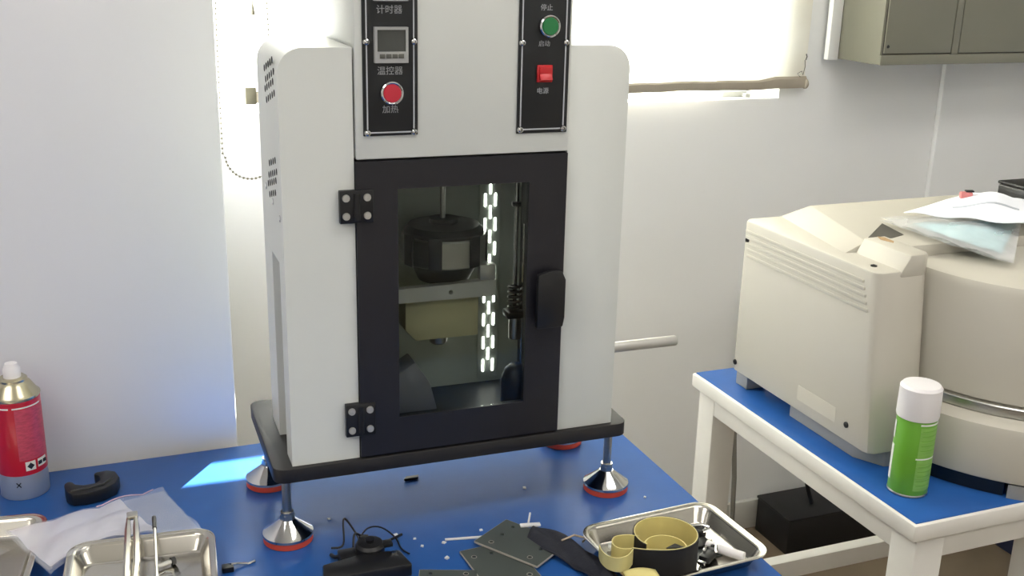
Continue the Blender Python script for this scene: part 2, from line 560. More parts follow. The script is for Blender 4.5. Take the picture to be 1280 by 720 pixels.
# ------------------------------------------------------------------ left work table
TX0, TX1, TY0, TY1 = -1.1, 0.567, -0.62, 0.328
t = thing('work_table', 'work table with a blue mat carrying the tall white machine', 'table', (0, 0, 0))
obj('tabletop', B().box(TX0, TX1, TY0, TY1, .715, .746, .002), 'table_white', t)
obj('blue_mat', B().box(TX0, TX1 + .001, TY0, TY1 + .001, .7462, TZ, .001), 'mat_blue', t)
lg = B().box(-.024, .024, -.024, .024, 0, .714, .003)
leg0 = obj('leg', lg, 'table_white', t, (TX0 + .05, TY0 + .05, 0))
for p in ((TX1 - .05, TY0 + .05), (TX0 + .05, TY1 - .05), (TX1 - .05, TY1 - .05)):
    copy(leg0, t, (p[0], p[1], 0))
ap = B()
ap.box(TX0 + .03, TX1 - .03, TY0 + .03, TY0 + .055, .655, .714, .002).box(TX0 + .03, TX1 - .03, TY1 - .055, TY1 - .03, .655, .714, .002)
ap.box(TX0 + .03, TX0 + .055, TY0 + .03, TY1 - .03, .655, .714, .002).box(TX1 - .055, TX1 - .03, TY0 + .03, TY1 - .03, .655, .714, .002)
obj('apron', ap, 'table_white', t)

# ------------------------------------------------------------------ right table
QX0, QX1, QY0, QY1 = 0.820, 2.40, -0.228, 0.380
t = thing('instrument_table', 'white framed table with a blue top carrying the beige instrument', 'table', (0, 0, 0))
obj('tabletop', B().box(QX0, QX1, QY0, QY1, .722, .7485, .003), 'table_white', t)
obj('blue_mat', B().box(QX0 + .006, QX1 - .006, QY0 + .006, QY1 - .004, .748, TZ, .0005), 'mat_blue', t)
lg = B().box(-.026, .026, -.026, .026, 0, .721, .003)
leg0 = obj('leg', lg, 'table_white', t, (QX0 + .040, QY0 + .034, 0))
for p in ((1.105, QY0 + .034), (QX0 + .040, QY1 - .034), (1.8, QY1 - .034), (QX1 - .04, QY0 + .034), (QX1 - .04, QY1 - .034)):
    copy(leg0, t, (p[0], p[1], 0))
ap = B()
ap.box(QX0 + .02, QX1 - .02, QY0 + .012, QY0 + .04, .682, .721, .002).box(QX0 + .02, QX1 - .02, QY1 - .04, QY1 - .012, .682, .721, .002)
ap.box(QX0 + .016, QX0 + .044, QY0 + .04, QY1 - .04, .682, .721, .002)
obj('apron', ap, 'table_white', t)
obj('stretcher', B().box(QX0 + .066, QX1 - .066, QY1 - .048, QY1 - .02, .284, .324, .002), 'table_white', t)

# ------------------------------------------------------------------ the white testing machine
RT = -0.0168402
mc = thing('testing_machine', 'tall white testing machine with a dark glass door, standing on four chrome feet', 'machine', (0, 0, TZ), RT)
W_, HB, HP, ZS, D = 0.45, 0.1157, 0.0962, 0.6414, 0.165
XD0, XD1, ZD0, ZD1 = 0.0874, 0.3658, 0.1185, 0.5079
TOP = 0.98
obj('base_plate', B().prism(rounded_rect(-.0245, W_ + .024, -.0075, .228, .016), HP, HB, 'XY', bev=.0012), 'plate', mc)

def arc(cx, cz, r, a0, a1, n=8):
    return [(cx + r * math.cos(R(a0 + (a1 - a0) * k / n)), cz + r * math.sin(R(a0 + (a1 - a0) * k / n))) for k in range(n + 1)]
RR = .03
profL = [(0, HB), (XD0, HB), (XD0, ZS)] + arc(RR, ZS - RR, RR, 90, 180)
profLm = [(.014, HB + .035), (XD0, HB + .035), (XD0, ZS)] + arc(RR, ZS - RR, RR, 90, 180) + [(0, .376), (.014, .376)]
cb = B()
cb.prism(profL, 0, .040, 'XZ')
cb.prism(profLm, .040, .100, 'XZ')
cb.prism(profL, .100, D, 'XZ')
colL = obj('side_column', cb, 'shell', mc)
obj('inset_panel', B().box(.010, .0138, .041, .099, HB + .035, .3755, .0008), 'shell_side', colL)  # separate grey panel: shading of the side recess put into its colour
profR = [(XD1, HB), (W_, HB)] + arc(W_ - RR, ZS - RR, RR, 0, 90) + [(XD1, ZS)]
obj('side_column', B().prism(profR, 0, D, 'XZ', bev=.0012), 'shell', mc)
obj('control_housing', B().box(XD0 + .0022, XD1 - .0005, -.0035, D, ZD1 + .0012, TOP, .0015), 'shell', mc)
# chamber
cbk = B()
cbk.box(XD0, XD1, .150, .1649, HB, ZD1)
obj('chamber_back', cbk, 'chamber', mc)
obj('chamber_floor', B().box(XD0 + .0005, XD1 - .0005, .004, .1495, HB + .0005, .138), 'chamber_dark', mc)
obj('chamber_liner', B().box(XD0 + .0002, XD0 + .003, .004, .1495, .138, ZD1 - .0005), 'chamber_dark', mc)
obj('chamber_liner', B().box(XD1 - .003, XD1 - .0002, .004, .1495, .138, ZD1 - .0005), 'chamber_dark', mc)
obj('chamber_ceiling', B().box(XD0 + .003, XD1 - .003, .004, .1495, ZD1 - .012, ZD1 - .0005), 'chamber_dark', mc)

# door with glass, handle
GX0, GX1, GZ0, GZ1 = .1400, .3130, .168, .4715
db = B()
db.prism([(XD0 + .001, ZD0), (XD1 - .001, ZD0), (XD1 - .001, ZD1 - .001), (XD0 + .001, ZD1 - .001)], -.0055, .0035, 'XZ',
         holes=[[(GX0, GZ0), (GX1, GZ0), (GX1, GZ1), (GX0, GZ1)]])
door = obj('door', db, 'door', mc)
obj('glass', B().box(GX0 + .0002, GX1 - .0002, -.0035, -.0005, GZ0 + .0002, GZ1 - .0002), 'door_glass', door)
hd = B()
hd.prism([(.3220, .277), (.3590, .277), (.3615, .290), (.3615, .342), (.356, .354), (.3440, .3560), (.3220, .351)], -.024, -.015, 'XZ', bev=.002)
hd.box(.330, .354, -.015, -.0056, .285, .338, .002)
obj('handle', hd, 'black', door)

# hinges
def hinge(z0, z1, x0, x1):
    h = B()
    h.box(x0, x1, -.0085, -.0057, z0, z1, .0008)
    h.box(x0, XD0 - .0005, -.0057, -.0002, z0, z1, .0006)
    h.cyl(.0042, z0 + .004, z1 - .004, (XD0 + .001, -.0075, 0), 'Z', 12)
    o = obj('hinge', h, 'black', mc)
    for ux in (x0 + .0075, x1 - .0075):
        for uz in (z0 + .009, z1 - .009):
            s = B()
            s.lathe([(0, .0016), (.0014, .0016), (.0014, .0028), (.0042, .0028), (.0048, 0), (0, 0)], 14, (ux, -.0085, uz), 'Y')
            obj('screw', s, 'alu', o)
hinge(.4325, .473, .0675, .1085)
hinge(.150, .1945, .0690, .1075)

# control panels
PY = -.0035
def panel(x0, x1, z0, z1, lx0, lx1, lz0):
    o = obj('control_panel', B().box(x0, x1, PY - .0022, PY, z0, z1, .0006), 'panel', mc)
    ln = B()
    y0, y1, wd = PY - .0030, PY - .0020, .0016
    ln.box(lx0 - wd / 2, lx0 + wd / 2, y0, y1, lz0, .92).box(lx1 - wd / 2, lx1 + wd / 2, y0, y1, lz0, .92)
    ln.box(lx0, lx1, y0, y1, lz0 - wd / 2, lz0 + wd / 2).box(lx0, lx1, y0, y1, .92 - wd / 2, .92 + wd / 2)
    obj('border_line', ln, 'panel_line', o)
    for uz in (lz0, lz0 + .1065, lz0 + .213, lz0 + .32):
        for ux in (lx0, lx1):
            s = B()
            s.lathe([(0, .0012), (.0012, .0012), (.0020, .0032), (.0034, .0024), (.0043, 0), (0, 0)], 14, (ux, PY - .003, min(uz, .92)), 'Y')
            obj('screw', s, 'chrome', o)
    return o
pl = panel(.0985, .1655, .5375, .93, .1035, .1605, .5415)
pr = panel(.2935, .3615, .5340, .93, .2980, .3560, .5390)
YF = PY - .0022
def meter(x0, x1, z0, z1):
    m_ = B()
    m_.prism([(x0, z0), (x1, z0), (x1, z1), (x0, z1)], YF - .0075, YF, 'XZ',
             holes=[[(x0 + .003, z0 + .013), (x1 - .003, z0 + .013), (x1 - .003, z1 - .003), (x0 + .003, z1 - .003)]])
    o = obj('display_meter', m_, 'meter', mc)
    obj('screen', B().box(x0 + .0031, x1 - .0031, YF - .0055, YF - .0005, z0 + .0131, z1 - .0031), 'meter_screen', o)
    n = 4
    for k in range(n):
        a = x0 + .005 + (x1 - x0 - .010) * k / n
        obj('key', B().box(a + .0006, a + (x1 - x0 - .010) / n - .0006, YF - .0085, YF - .0073, z0 + .0055, z0 + .0105, .0004), 'meter_key', o)
    return o
meter(.1120, .1522, .6240, .6650)
meter(.1120, .1522, .6945, .7355)
def button(cx, cz, r, m):
    b = B()
    b.lathe([(0, .009), (r * .74, .009), (r * .8, .0078), (r * .8, 0), (0, 0)], 28, (cx, YF, cz), 'Y')
    o = obj('push_button', b, m, mc)
    rg = B()
    rg.lathe([(r * .8, .0082), (r * .9, .0088), (r, .0075), (r, 0), (r * .8, 0)], 28, (cx, YF, cz), 'Y')
    obj('bezel', rg, 'chrome', o)
button(.1323, .5887, .0138, 'red_btn')
button(.3316, .6657, .0135, 'green_btn')
rk = B()
rk.box(.3180, .3382, YF - .004, YF, .5975, .6185, .0008)
rko = obj('rocker_switch', rk, 'red_rocker', mc)
obj('rocker', B().prism([(YF - .0035, .6000), (YF - .0105, .6010), (YF - .0060, .6080), (YF - .0070, .6165), (YF - .0035, .6165)], .3200, .3362, 'YZ', bev=.0006), 'red_rocker', rko)
for (s_, x, z, sz) in (('计时器', .1313, .6840, .0105), ('温控器', .1316, .6138, .0105), ('加热', .1316, .5685, .0100),
                       ('停止', .3290, .6872, .0082), ('启动', .3272, .6440, .0078), ('电源', .3268, .5862, .0082)):
    text_part('lettering', s_, sz, (x, YF - .0003, z), 'ink', mc)

# vent holes, screws on the left side (facing -X)
vh = B()
for (y0, z0) in ((.075, .598), (.082, .478)):
    for i in range(5):
        for j in range(4):
            yy = y0 - .050 + i * .016 + (.008 if j % 2 else 0)
            zz = z0 + (j - 1.5) * .0125 + (i - 2) * -.004
            if (i, j) in ((0, 0), (4, 3)) and z0 < .5:
                continue
            vh.cyl(.0042, 0, .0006, (-.0004, yy, zz), 'X', 10)
obj('vent_holes', vh, 'hole', colL)['kind'] = 'stuff'
for (yy, zz) in ((.125, .456), (.072, .447), (.020, .437)):
    s = B()
    s.cyl(.0045, -.0012, .0004, (0, yy, zz), 'X', 12, .0004)
    obj('screw', s, 'chrome', colL)

# lever rod at the right side
lv = B()
lv.lathe([(0, 0), (.0078, 0), (.0078, .124), (.0070, .126), (0, .126)], 20, (W_ - .002, .05, .2095), 'X')
obj('lever_rod', lv, 'alu', mc)

# levelling feet
def foot(x, y, zz):
    f = B()
    f.lathe([(0, .0315), (.0100, .0310), (.0125, .0285), (.0300, .0145), (.0330, .0125), (.0335, .0095), (.0320, .0085), (0, .0085)], 40, (x, y, 0))
    o = obj('levelling_foot', f, 'chrome', mc)
    obj('rubber_pad', B().lathe([(0, .0095), (.0310, .0095), (.0325, .0080), (.0325, .001), (.0315, 0), (0, 0)], 36, (x, y, 0)), 'rubber_red', o)
    sh = B().cyl(.0060, .03, HP, (x, y, 0), 'Z', 16)
    obj('shaft', sh, 'steel', o)
    nt = B()
    nt.cyl(.0098, .031, .0375, (x, y, 0), 'Z', 6)
    nt.cyl(.0088, .0375, .0415, (x, y, 0), 'Z', 16)
    obj('nut', nt, 'steel', o)
for x in (-.006, .458):
    for y in (.0225, .1895):
        foot(x, y, 0)

# mechanism behind the glass
MY = .090
obj('guide_rod', B().cyl(.0036, .385, ZD1 - .012, (.2265, MY, 0), 'Z', 12), 'steel', mc)
dh = B()
dh.lathe([(0, .350), (.0555, .350), (.0575, .352), (.0575, .3860), (.0555, .388), (0, .388)], 40, (.2285, MY, 0))
dho = obj('drum_head', dh, 'steel', mc)
cap = B()
cap.lathe([(0, .388), (.0540, .388), (.0540, .393), (.0480, .400), (.0200, .402), (.0200, .408), (0, .408)], 32, (.2285, MY, 0))
obj('drum_cap', cap, 'black', dho)
for a in (-118, -62, -160, -20, 60, 120):
    clp = B()
    clp.box(.0570, .0592, -.009, .009, .350, .392, .0006)
    obj('drum_clip', clp, 'black', dho, (.2285, MY, 0), R(a))
obj('drum_underside', B().lathe([(0, .324), (.0350, .324), (.0470, .350), (0, .350)], 28, (.2285, MY, 0)), 'chamber_dark', dho)
bar = B()
bar.prism([(.118, .3070), (.288, .3065), (.288, .3290), (.118, .3255)], .044, .056, 'XZ', holes=[circle(.2246, .3165, .0032, 12)])
obj('clamp_bar', bar, 'alu', mc)
obj('bar_bracket', B().box(.266, .288, .046, .058, .3292, .3500, .001), 'alu', mc)
blk = B()
blk.prism([(.180, .2476), (.2680, .2476), (.2680, .3068), (.165, .3068), (.165, .2640)], .056, .112, 'XZ', bev=.002)
obj('beige_block', blk, 'beige_block', mc)
obj('nozzle', B().lathe([(0, .2350), (.0090, .2350), (.0120, .2380), (.0130, .2475), (0, .2475)], 18, (.2165, .075, 0)), 'steel', mc)
obj('bar_support', B().box(.118, .130, .056, .149, .29, .325), 'alu', mc)
# strip with staggered white dashes, set to glow
ls = B()
ls.box(.2985, .3300, .1465, .1498, .145, .440, .0008)
lso = obj('light_strip', ls, 'chamber', mc)
dash = B().box(-.0012, .0012, -.0008, 0, -.0092, .0092)
d0 = None
for c_ in range(3):
    xx = .3070 + c_ * .0076
    z = .4330 if c_ == 1 else .4150
    while z > .158:
        if d0 is None:
            d0 = obj('light_dash', dash, 'led', lso, (xx, .1465, z))
        else:
            copy(d0, lso, (xx, .1465, z))
        z -= .0358
# piston with spring at the right
PX, PYY = .3225, .060
pc = obj('piston', B().cyl(.0090, .236, .2720, (PX + .001, PYY, 0), 'Z', 18, .001), 'steel', mc)
obj('collar', B().box(PX - .014, PX + .013, PYY - .012, PYY + .012, .2680, .2780, .002), 'dark_steel', pc)
sp = B()
sp.tube([(PX + .0090 * math.cos(k * PI / 8), PYY + .0090 * math.sin(k * PI / 8), .2790 + k * .00045) for k in range(16 * 5)], .0019, 6)
obj('spring', sp, 'dark_steel', pc)
obj('rod', B().cyl(.0030, .278, ZD1 - .012, (PX - .001, PYY, 0), 'Z', 12), 'chrome', pc)
obj('rod', B().cyl(.0016, .185, .40, (PX + .0105, PYY, 0), 'Z', 8), 'chrome', pc)
obj('ring', B().cyl(.0070, .425, .431, (PX - .001, PYY, 0), 'Z', 14, .001), 'dark_steel', pc)
dm = B()
dm.lathe([(0, .198), (.010, .196), (.018, .188), (.022, .174), (.022, .138), (0, .138)], 20, (.3285, .062, 0))
obj('rubber_dome', dm, 'black', mc)
wd = B()
wd.prism([(.128, .138), (.214, .138), (.204, .178), (.182, .212), (.160, .198), (.140, .160)], .070, .110, 'XZ', bev=.002)
obj('wedge_guide', wd, 'shell_side', mc)

# ------------------------------------------------------------------ beige instrument on the right table
it = thing('laboratory_instrument', 'bulky beige laboratory instrument with a round drum, on the right table', 'instrument', (0.857, -.08, TZ))
ox, oy, oz = .857, -.08, TZ
def W2(x, y, z=0): return (x - ox, y - oy, z - oz)
# housing: footprint with a rounded front-left corner
foot_ = [(.9400, -.0745), (.9500, -.0700), (.9560, -.060), (.9560, .312), (.868, .312), (.857, .301), (.857, -.060), (.860, -.069), (.869, -.0750)]
hb2 = B()
hb2.prism([(x - ox, y - oy) for x, y in foot_], .780 - oz, 1.061 - oz, 'XY', bev=.004)
for v in hb2.bm.verts:                      # moulding draft: the front leans back towards the top
    if v.co.y < .06:
        v.co.y += .031 * (v.co.z - .03) / .281
body = obj('housing', hb2, 'beige', it)
# sloping lid over the housing and drum
ld = B()
lo_ = [(.930, .312), (.880, .066), (.962, .066), (.962, .020), (1.50, .020), (1.50, .312)]
hi_ = [(.9935, .309), (.925, .069), (.965, .069), (.965, .023), (1.497, .023), (1.497, .309)]
vl = [ld.bm.verts.new((x - ox, y - oy, 1.0595 - oz)) for x, y in lo_]
vh_ = [ld.bm.verts.new((x - ox, y - oy, 1.0770 - oz)) for x, y in hi_]
ld.bm.faces.new(vl)
ld.bm.faces.new(vh_)
for k in range(6):
    ld.bm.faces.new((vl[k], vl[(k + 1) % 6], vh_[(k + 1) % 6], vh_[k]))
bmesh.ops.recalc_face_normals(ld.bm, faces=list(ld.bm.faces))
bmesh.ops.bevel(ld.bm, geom=list(ld.bm.edges), offset=.002, segments=2, affect='EDGES', profile=0.5, clamp_overlap=True)
obj('lid', ld, 'beige', it)
fb = B()
fb.prism([(x - ox, y - oy) for x, y in [(.898, -.0457), (.9400, -.0455), (.9500, -.0410), (.9563, -.031), (.9563, .064), (.898, .064)]], 1.050 - oz, 1.085 - oz, 'XY', bev=.004)
for v in fb.bm.verts:
    if v.co.x < .050 and v.co.z > .318:
        v.co.x += .016
obj('front_hood', fb, 'beige', it)
rc = B()
rc.prism([W2(.927, .0725)[:2], W2(.980, .0725)[:2], W2(1.0115, .084)[:2], W2(1.029, .1575)[:2]], 1.0765 - oz, 1.0778 - oz, 'XY')
obj('lid_opening', rc, 'cab_gap', it)  # thin dark sheet on the lid, coloured as the shade inside the gap
# stain
st = B()
st.prism([(x - ox, y - oy) for x, y in [(.938, .022), (.946, .030), (.948, .055), (.940, .062), (.932, .045)]], 1.0840 - oz, 1.0853 - oz, 'XY')
obj('brown_stain', st, 'rust', it)
# grooves on the side: five raised ribs
for k in range(5):
    z = 1.043 - k * .0105
    rb = B().box(-.0022, .0006, -.018 + .08 - .004 * k, .378 - .002 * k, z - .0032 - oz, z + .0020 - oz, .0009)
    obj('rib', rb, 'beige', it)
for (y, z) in ((.293, 1.027), (.297, .797), (-.018, .808)):
    s = B()
    s.lathe([(0, -.0004), (.0016, -.0008), (.0022, -.0024), (.0048, -.0018), (.0052, .001), (0, .001)], 14, W2(.857, y, z), 'X')
    obj('screw', s, 'dark_steel', it)
s = B()
s.lathe([(0, .0006), (.0018, .001), (.0022, .0022), (.0048, .0018), (.0052, -.001), (0, -.001)], 14, W2(.880, -.008, 1.0610), 'Z')
obj('screw', s, 'dark_steel', it)
obj('side_emblem_panel', B().box(-.0004, .0004, .090, .190, .050, .075), 'beige', it)
# grey feet under the housing
obj('foot_pad', B().box(.012, .050, .352, .388, 0, .0302, .002), 'beige_grey', it)
fp = [(.875, .150), (.875, -.020), (.900, -.064), (.955, -.072), (.955, .150)]
obj('foot_pad', B().prism([(x - ox, y - oy) for x, y in fp], 0, .0302, 'XY', bev=.002), 'beige_grey', it)
# drum
DC = W2(1.199, -.012)
dr = B()
dr.lathe([(0, .022), (.270, .022), (.278, .026), (.280, .034), (.280, .098), (.277, .108), (.268, .1130), (.255, .1140), (0, .1140)], 96, (DC[0], DC[1], 0))
obj('drum_base', dr, 'beige', it)
obj('drum_ring', B().lathe([(0, .1140), (.2475, .1140), (.2490, .1160), (.2490, .1290), (.2475, .1305), (0, .1305)], 96, (DC[0], DC[1], 0)), 'steel', it)
obj('drum_upper', B().lathe([(0, .1305), (.2360, .1305), (.2380, .1325), (.2360, .2950), (.2300, .3060), (.2200, .3100), (0, .3100)], 96, (DC[0], DC[1], 0)), 'beige', it)
obj('drum_foot', B().lathe([(.20, 0), (.268, 0), (.270, .0225), (.20, .0225), (.20, 0)], 20, (DC[0], DC[1], 0), a0=R(196), a1=R(224)), 'dark_steel', it)
obj('drum_foot', B().lathe([(.20, 0), (.274, 0), (.276, .0225), (.20, .0225), (.20, 0)], 40, (DC[0], DC[1], 0), a0=R(225), a1=R(300)), 'beige_grey', it)

# papers and a bag on the instrument
pb = thing('plastic_bag', 'clear plastic bag holding a pale blue mask, lying on the beige instrument', 'bag', (1.10, .10, 1.082))
def quadsurf(c, hfun):
    (a, b_, c_, d_) = [Vector(p) for p in c]
    def f(u, v):
        p = a * (1 - u) * (1 - v) + b_ * u * (1 - v) + c_ * u * v + d_ * (1 - u) * v
        return (p.x, p.y, p.z + hfun(u, v))
    return f
off = Vector((1.10, .10, 1.082))
def rel(pts, o): return [Vector(p) - o for p in pts]
film = B()
film.quadgrid(quadsurf(rel([(1.016, .150, 1.0850), (1.010, -.010, 1.0865), (1.075, -.085, 1.068), (1.300, .120, 1.086)], off),
              lambda u, v: .002 * abs(math.sin(9 * u + 5 * v) * math.sin(4 * v + 1))), 22, 22)
film.quadgrid(quadsurf(rel([(1.016, .150, 1.0880), (1.010, -.010, 1.0895), (1.075, -.085, 1.071), (1.300, .120, 1.090)], off),
              lambda u, v: .003 * abs(math.sin(7 * u + 6 * v + 1)) + .012 * math.sin(PI * u) * math.sin(PI * v)), 22, 22)
obj('film', film, 'plastic_bag_film', pb)
mk = B()
mk.quadgrid(quadsurf(rel([(1.050, .110, 1.0865), (1.045, .002, 1.0875), (1.085, -.050, 1.0755), (1.260, .090, 1.088)], off),
            lambda u, v: .001 * math.sin(10 * v) + .008 * math.sin(PI * u) * math.sin(PI * v)), 16, 16)
obj('folded_mask', mk, 'paper_blue', pb)
pp = thing('paper_sheet', 'white crumpled paper lying on top of the plastic bag', 'paper', (1.22, .2, 1.10))
off = Vector((1.22, .2, 1.10))
pf = B()
def paper(u, v):
    q = quadsurf(rel([(1.050, .133, 1.101), (1.170, -.005, 1.106), (1.34, .080, 1.104), (1.27, .210, 1.105)], off),
                 lambda u, v: .024 * math.exp(-((u - .40) ** 2 + (v - .62) ** 2) / .06) + .002 * math.sin(14 * u))
    return q(u, v)
pf.quadgrid(paper, 18, 18)
so = obj('sheet', pf, 'paper', pp)
so.modifiers.new('thickness', 'SOLIDIFY').thickness = .0012
obj('fold_crease', B().tube([paper(.25 + .5 * k / 8, .30 + .25 * k / 8) for k in range(9)], .0022, 6), 'can_silver', pp)
pc_ = thing('pink_clip', 'small pink and black clip on the crumpled paper', 'clip', (1.190, .145, 1.1190))
obj('clip_body', B().box(-.010, .010, -.006, .006, -.006, .006, .002), 'pink', pc_, rotz=R(-25))
obj('clip_spring', B().box(-.002, .012, -.005, .005, .0062, .009, .001), 'black', pc_, rotz=R(-25))
bb_ = B()
bb_.box(-.05, .05, -.04, .04, 0, .030, .004)
bbo = thing('black_case', 'black case behind the crumpled paper on the beige instrument', 'case', (1.412, .205, 1.0803))
obj('case_body', bb_, 'black', bbo)
obj('case_lid', B().box(-.051, .051, -.041, .041, .0302, .036, .002), 'black', bbo)

# ------------------------------------------------------------------ spray cans
def spray(name, label, x, y, rot, kind):
    t = thing(name, label, 'spray can', (x, y, TZ), rot)
    if kind == 'red':
        r = .0325
        obj('can_body', B().lathe([(0, 0), (r - .001, 0), (r, .0015), (r, .0375)], 40), 'can_silver', t)
        obj('label_wrap', B().lathe([(r, .0370), (r + .0003, .0373), (r + .0003, .146), (r, .1463)], 40), 'can_red', t)
        obj('shoulder', B().lathe([(r, .1463), (r + .0010, .1485), (r + .0010, .1505), (r - .002, .153), (r - .010, .166), (r - .014, .1695), (r - .0135, .1725), (r - .016, .1745), (.010, .1745), (.010, .176), (0, .176)], 40), 'can_gold', t)
        obj('nozzle_cap', B().lathe([(.0115, .1745), (.0115, .186), (.0095, .189), (.0080, .1945), (0, .1950)], 24), 'white_plastic', t)
        def patch(nm, a0, a1, z0, z1, m, rr=.0006):
            obj(nm, B().lathe([(r + .0002, z0), (r + rr, z0), (r + rr, z1), (r + .0002, z1)], 14, a0=R(a0), a1=R(a1)), m, t)
        patch('label_panel', -92, -14, .060, .136, 'can_pink', .0007)
        patch('print_line', -96, -22, .1375, .1395, 'print_white')
        patch('print_line', -140, -104, .1375, .1395, 'print_white')
        patch('warning_square', -80, -56, .0440, .0575, 'print_white', .0007)
        patch('warning_square', -50, -22, .0455, .0575, 'print_white', .0007)
        for a in (-68, -36):
            dm_ = B()
            m_ = Matrix.Rotation(R(a), 4, 'Z') @ Matrix.Translation((r + .0008, 0, .0508)) @ Matrix.Rotation(R(45), 4, 'X')
            if a == -68:
                tb = bmesh.new(); bmesh.ops.create_cube(tb, size=1); bmesh.ops.scale(tb, vec=(.0006, .0070, .0070), verts=tb.verts); dm_._merge(tb, m_)
            else:
                m_ = Matrix.Rotation(R(a), 4, 'Z') @ Matrix.Translation((r + .0006, 0, .0515))
                for dy in (-.0042, .0042):
                    tb = bmesh.new(); bmesh.ops.create_cube(tb, size=1); bmesh.ops.scale(tb, vec=(.0014, .0060, .0050), verts=tb.verts); bmesh.ops.translate(tb, vec=(0, dy, 0), verts=tb.verts); dm_._merge(tb, m_)
            obj('warning_mark', dm_, 'black', t)
        cr = B()
        for q in (40, -40):
            m_ = Matrix.Rotation(R(-100), 4, 'Z') @ Matrix.Translation((r + .0003, 0, .024)) @ Matrix.Rotation(R(q), 4, 'X')
            tb = bmesh.new(); bmesh.ops.create_cube(tb, size=1); bmesh.ops.scale(tb, vec=(.0006, .0012, .0090), verts=tb.verts); cr._merge(tb, m_)
        obj('cross_mark', cr, 'black', t)
    else:
        r = .0285
        obj('can_body', B().lathe([(0, 0), (r - .003, 0), (r - .001, .0015), (r, .004), (r, .122), (r - .001, .124), (r - .004, .126), (0, .126)], 40), 'can_green', t)
        obj('bottom_rim', B().lathe([(r - .001, .0005), (r + .0006, .0015), (r + .0004, .0035), (r, .0042)], 40), 'steel', t)
        obj('cap', B().lathe([(r + .0010, .1205), (r + .0018, .1235), (r + .0012, .166), (r - .002, .170), (0, .1715)], 40), 'white_plastic', t)
        def patch(nm, a0, a1, z0, z1, m, rr=.0006):
            obj(nm, B().lathe([(r + .0001, z0), (r + rr, z0), (r + rr, z1), (r + .0001, z1)], 14, a0=R(a0), a1=R(a1)), m, t)
        patch('label_panel', -118, -40, .012, .112, 'can_green2', .0004)
        patch('print_line', -120, -42, .1150, .1175, 'print_white')
        patch('print_line', -122, -52, .0620, .0640, 'print_white')
        patch('print_band', 146, 164, .020, .075, 'print_white')
        patch('print_band', 146, 160, .085, .112, 'print_white')
        for k in range(5):
            patch('print_line', -112, -50 - 3 * k, .0500 - .0075 * k, .0508 - .0075 * k, 'can_green', .0007)
            patch('print_line', -112, -48 - 2 * k, .1060 - .0075 * k, .1068 - .0075 * k, 'can_green', .0007)
    return t
spray('spray_can', 'red spray can with a white nozzle, standing at the left table edge', -.3325, .2795, 0, 'red')
spray('spray_can', 'green spray can with a white cap, in front of the beige instrument', .8830, -.1360, 0, 'green')

# ------------------------------------------------------------------ black C-shaped clip
cc = []
outer = [(-.036, -.014), (-.037, .010), (-.031, .017), (-.025, .014), (-.022, .004), (-.012, -.002), (.004, -.002), (.011, .006), (.010, .018), (.004, .026), (.006, .032), (.024, .033), (.034, .024), (.037, .006), (.030, -.014), (.012, -.026), (-.012, -.030), (-.029, -.026)]
k_ = B()
k_.prism(outer, 0, .020, 'XY', bev=.004)
kc = thing('black_clip', 'black plastic C-shaped clip lying beside the red spray can', 'clip', (-.2430, .2330, TZ + .0003), R(4))
obj('clip_body', k_, 'black', kc)
obj('moulded_ridge', B().tube([(-.030, -.018, .0195), (-.010, -.018, .0205), (.014, -.014, .0205), (.027, .004, .0195)], .0022, 6), 'black', kc)

# ------------------------------------------------------------------ trays
def rr_loop(hx, hy, r, z, n=6):
    return [(x, y, z) for x, y in rounded_rect(-hx, hx, -hy, hy, r, n)]
def tray(label, x, y, rot, hx, hy, h=.024):
    t = thing('steel_tray', label, 'tray', (x, y, TZ), rot, 'stainless steel trays')
    bm = bmesh.new()
    loops = [rr_loop(hx, hy, .026, h - .0015), rr_loop(hx, hy, .026, h), rr_loop(hx - .006, hy - .006, .021, h), rr_loop(hx - .009, hy - .009, .019, h - .003),
             rr_loop(hx - .016, hy - .016, .015, .0040), rr_loop(hx - .020, hy - .020, .012, .0018)]
    vv = [[bm.verts.new(p) for p in l] for l in loops]
    n = len(vv[0])
    for a in range(len(vv) - 1):
        for i in range(n):
            bm.faces.new((vv[a][i], vv[a][(i + 1) % n], vv[a + 1][(i + 1) % n], vv[a + 1][i]))
    bm.faces.new(vv[-1])
    # outside
    lo = [rr_loop(hx - .0065, hy - .0065, .020, h - .0015), rr_loop(hx - .0095, hy - .0095, .018, h - .004), rr_loop(hx - .017, hy - .017, .014, .0030), rr_loop(hx - .021, hy - .021, .011, .0003)]
    wv = [[bm.verts.new(p) for p in l] for l in lo]
    for i in range(n):
        bm.faces.new((vv[0][(i + 1) % n], vv[0][i], wv[0][i], wv[0][(i + 1) % n]))
    for a in range(len(wv) - 1):
        for i in range(n):
            bm.faces.new((wv[a][(i + 1) % n], wv[a][i], wv[a + 1][i], wv[a + 1][(i + 1) % n]))
    bm.faces.new(wv[-1][::-1])
    bmesh.ops.recalc_face_normals(bm, faces=list(bm.faces))
    b = B()
    b._merge(bm)
    obj('tray_pan', b, 'tray_steel', t, smooth=50)
    rim = B()
    pts = rr_loop(hx - .0008, hy - .0008, .0255, h - .0003)
    rim.tube(pts + pts[:1], .0013, 6, cap=False)
    obj('rolled_rim', rim, 'tray_steel', t)
    return t
tray('steel tray with metal tweezers in it, in front of the plastic bag', -.196, -.060, R(-5), .089, .112)
tray('empty steel tray at the left edge in front of the red spray can', -.410, .070, R(-8), .100, .098)
tray('steel tray holding the roll of yellow backed black tape', .4570, -.1870, R(3), .103, .0775)

